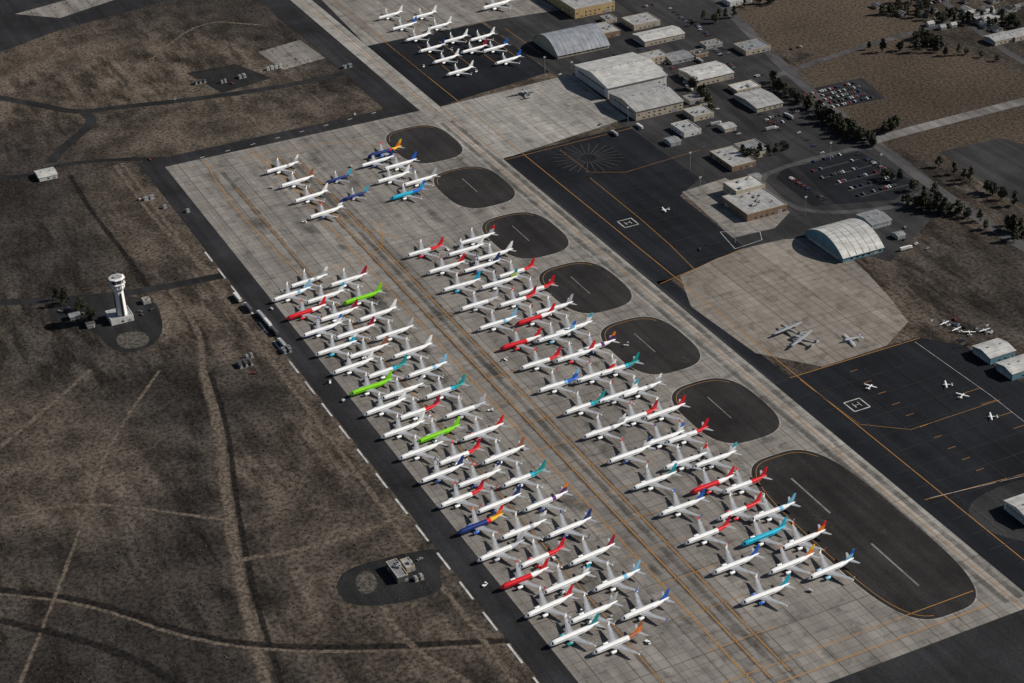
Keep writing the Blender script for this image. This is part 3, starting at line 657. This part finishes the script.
def trailer_mesh(mat):
    B=MB(); B.box((0,0,1.1),(12,2.5,2.7),mat); B.box((0,0,.85),(11.6,1.2,.24),RUBBER); wheels(B,(-4.6,-3.4,3.8),1.05)
    B.box((7.4,0,.6),(2.2,2.3,2.2),WHT); B.box((7.9,0,1.9),(1.25,2.34,.7),GLASS); B.box((6.9,0,2.81),(1.6,2.2,.4),WHT); wheels(B,(7.4,),1.05); return B.mesh("truck_mesh")
TM=[trailer_mesh(WALLW),trailer_mesh(WALLG),trailer_mesh(WALLD)]
for i,q in enumerate([(238,300),(249,310),(262,318),(268,325),(275,333),(283,346)]): inst("box_truck",TM[(i*2)%3],(*G(*q).xy,.1),math.radians(92),1.05)
for q in [(615,135),(690,90),(660,70),(715,125),(640,128),(905,250),(790,118),(770,130),(700,62)]: inst("box_truck",random.choice(TM[:2]),(*G(*q).xy,.12),random.choice([0,1.57]),.85)
CARS=[]
for c_ in [(.55,.55,.55),(.03,.03,.035),(.22,.23,.25),(.22,.03,.03),(.04,.06,.14),(.6,.6,.6),(.1,.1,.1),(.05,.05,.05)]:
    m=simple("car_paint",c_,.3,.05,.5,.5); B=MB()
    prof=[(-2.25,.5),(-2.25,.95),(-1.9,1.02),(1.0,1.0),(2.1,.85),(2.25,.5)]
    B.grid([[(x,-.88,z) for x,z in prof],[(x,.88,z) for x,z in prof]],m,cap0=m,cap1=m)
    B.box((-.45,0,.99),(2.9,1.66,.42),GLASS,taper=.8); B.box((-.45,0,1.411),(2.2,1.32,.06),m); B.box((0,0,.3),(4.2,1.7,.2),RUBBER); wheels(B,(-1.4,1.4),.8,.33)
    CARS.append(B.mesh("car_mesh"))
def car(P,r): inst("parked_car",random.choice(CARS),(P.x,P.y,.16),r+random.uniform(-.04,.04),1.0)
def car_row(a,b_,fill=.8,rot=None,step=3.0):
    A,Bp=G(*a),G(*b_); L=(Bp-A).length; t=(Bp-A)/L; ang=math.atan2(t.y,t.x)+math.pi/2
    for i in range(int(L/step)):
        if random.random()<fill: car(A+t*i*step,ang+(math.pi if random.random()<.4 else 0))
for k in range(5): car_row((803+k*5,96+k*3.4),(856+k*5,83+k*3.4),.75)
for k in range(6): car_row((798+k*12,169+k*6-3),(848+k*11,156+k*6-3),.42)
for a,b_,f_ in [((785,175),(830,203),.4),((858,155),(905,180),.5),((640,50),(675,70),.4),((700,30),(730,55),.5),((715,50),(735,70),.4),((690,20),(712,38),.5),((722,120),(745,140),.4),((760,115),(785,135),.4),((940,322),(1000,335),.4),((700,95),(720,112),.5),((795,130),(830,160),.25),((680,75),(690,90),.5),((905,240),(935,252),.2),((665,5),(690,25),.3),((985,30),(1020,40),.3),((780,52),(810,45),.4),((770,118),(815,108),.4),((775,124),(820,114),.35),((745,80),(765,74),.6),((690,110),(715,104),.3),((640,8),(665,2),.5),((960,340),(972,348),.6),((930,20),(1000,6),.2),((900,10),(960,-2),.2)]: car_row(a,b_,f_)
for q in [(75,312),(82,314),(90,311),(140,200),(175,100),(150,160),(355,115),(640,130),(560,75),(615,55),(700,250),(955,320),(600,125),(905,228),(152,310),(60,312),(68,309),(420,560),(232,84),(253,374),(140,312),(142,315)]: car(G(*q),random.random()*6)
tb=MB(); tb.box((0,0,.45),(4.6,2.2,.8),C['w']); tb.box((-1.2,0,1.25),(1.3,1.8,.9),GLASS,taper=.9); tb.box((-1.2,0,2.155),(1.3,1.7,.08),C['w']); wheels(tb,(-1.5,1.5),1.0,.5); TT=tb.mesh("tractor_mesh")
gb=MB(); gb.box((0,0,.7),(3,1.8,1.3),C['lgrey']); gb.box((0,0,.45),(3.2,1.5,.24),RUBBER); gb.cyl((1.6,0,.5),(3,0,.3),.07,.07,METAL,5); wheels(gb,(-1,1),.8,.3); GP=gb.mesh("gpu_mesh")
sb=MB()
for i in range(10): sb.box((i*.42,0,.6+i*.3),(.42,1.5,.12),METAL)
sb.box((4.6,0,3.6),(1.6,1.7,.15),METAL); sb.box((2.2,-.8,.5),(5,.06,.5),WHT); sb.box((2.4,0,.35),(5.2,1.6,.25),WHT)
for x in (.3,4.4):
    for y in (-.7,.7): sb.cyl((x,y,.3),(x,y,.6 if x<1 else 3.6),.07,.07,METAL,5)
wheels(sb,(.5,4.2),.8,.3); ST=sb.mesh("stairs_mesh")
for o in LINERS:
    if random.random()<.30:
        dx,dy=random.uniform(-26,-20)if random.random()<.5 else random.uniform(18,24),random.uniform(-12,12)
        nm,me=random.choice([("tow_tractor",TT),("ground_power_unit",GP),("air_stairs",ST)])
        inst(nm,me,(o.location.x+dx,o.location.y+dy,.14),random.random()*6.28,.9)
mb=MB(); mb.cyl((0,0,0),(0,0,18),.28,.14,METAL,6); mb.box((0,0,18),(3,.5,.6),METAL); mb.box((0,0,17.2),(2,.4,.5),WHT); MA=mb.mesh("mast_mesh")
for q in [(572,78),(628,124),(690,170),(735,243),(930,340),(805,215),(545,73),(700,195),(830,160),(880,172),(985,345)]: inst("floodlight_mast",MA,(*G(*q).xy,.1))
fb=MB(); P0=Vector((xOut-22,y0-60,0)); n_=int((yT+40-P0.y)/12)
for i in range(n_): fb.cyl((P0.x,P0.y+i*12,0),(P0.x,P0.y+i*12,2.2),.07,.07,METAL,4)
for z in (.7,1.4,2.1): fb.box((P0.x,P0.y+n_*6,z),(.03,n_*12,.03),WALLD)
fb.obj("wire_fence")
# ------------------------------------------------------------ trees
def tree_mesh(seed,conifer=False):
    r=random.Random(seed); B=MB(); h=r.uniform(8,11)
    B.cyl((0,0,0),(0,0,h*.4),.35,.22,BARK,7); B.cyl((0,0,h*.4),(.2,.1,h*.85),.22,.06,BARK,6)
    cl=[]
    for i in range(24):
        a=r.uniform(0,6.28); t=r.uniform(.12,.95); rr=(1-t*.9)*3.0 if conifer else 3.4*math.sin(math.pi*(t*.85+.08))
        rr*=r.uniform(.4,1)
        q=Vector((math.cos(a)*rr,math.sin(a)*rr,h*(.15+.85*t))); cl.append(q)
        if i%2: B.cyl((0,0,h*(.12+.6*t)),tuple(q),.1,.03,BARK,4)
    for q in cl:
        R_=r.uniform(1.0,1.8); fm=FOL[r.random()<.35]
        for _ in range(22):
            d=Vector((r.gauss(0,1),r.gauss(0,1),r.gauss(0,.8))).normalized()*R_*r.uniform(.4,1); c_=q+d
            u=Vector((r.gauss(0,1),r.gauss(0,1),r.gauss(0,1))).normalized(); v=u.orthogonal().normalized(); s_=r.uniform(.35,.75)
            B.face([c_+u*s_,c_+v*s_*.7,c_-u*s_,c_-v*s_*.7],fm)
    return B.mesh("tree_mesh")
TR=[tree_mesh(i,i%2==0) for i in range(5)]
tp=[]
def trow(a,b_,n_,j=3):
    for i in range(n_):
        t=(i+random.random())/n_; tp.append((a[0]+(b_[0]-a[0])*t+random.uniform(-j,j),a[1]+(b_[1]-a[1])*t+random.uniform(-j,j)*.6))
trow((768,84),(875,148),50,4); trow((690,88),(715,110),8,3); trow((820,122),(858,142),22,5); trow((905,205),(955,215),22,6); trow((920,38),(940,52),16,6); trow((885,10),(1024,28),48,9); trow((880,136),(896,128),6,3); trow((740,160),(790,150),10,4); trow((935,165),(1024,210),8,3); trow((60,300),(95,320),7,5); trow((690,30),(780,0),10,6); trow((900,0),(1024,-10),30,8); trow((1005,225),(1024,240),8,4); trow((860,48),(1010,60),10,4); trow((880,175),(1020,245),16,4)
for q in tp:
    P=G(*q); o=inst("tree",random.choice(TR),(P.x,P.y,.05),random.random()*6.28,random.uniform(.7,1.5))
# sage shrubs: one mesh
sh=MB(); cnt=0
from mathutils import noise as nz
tries=0
while cnt<24000 and tries<160000:
    tries+=1
    y=random.uniform(y0-250,yT+750); x=random.uniform(-900,xOut-6) if y<yT+30 else random.uniform(-1100,xs-40)
    if (int(x//5),int(y//5)) in occ: continue
    if nz.noise(Vector((x*.008,y*.008,0)))+.6*nz.noise(Vector((x*.03,y*.03,3)))<random.uniform(-.35,.35): continue
    s_=random.uniform(.4,1.1); h=s_*random.uniform(.6,1.0); a=random.random()*6
    ring=[(x+s_*random.uniform(.7,1.1)*math.cos(a+k*1.256),y+s_*random.uniform(.7,1.1)*math.sin(a+k*1.256),.0) for k in range(5)]
    top=[(x+(p[0]-x)*.6,y+(p[1]-y)*.6,h*random.uniform(.7,1)) for p in ring]
    sh.grid([ring,top],SHR,cap1=SHR); cnt+=1
sh.obj("sagebrush")
print("shrubs",cnt,"objects",len(bpy.data.objects))
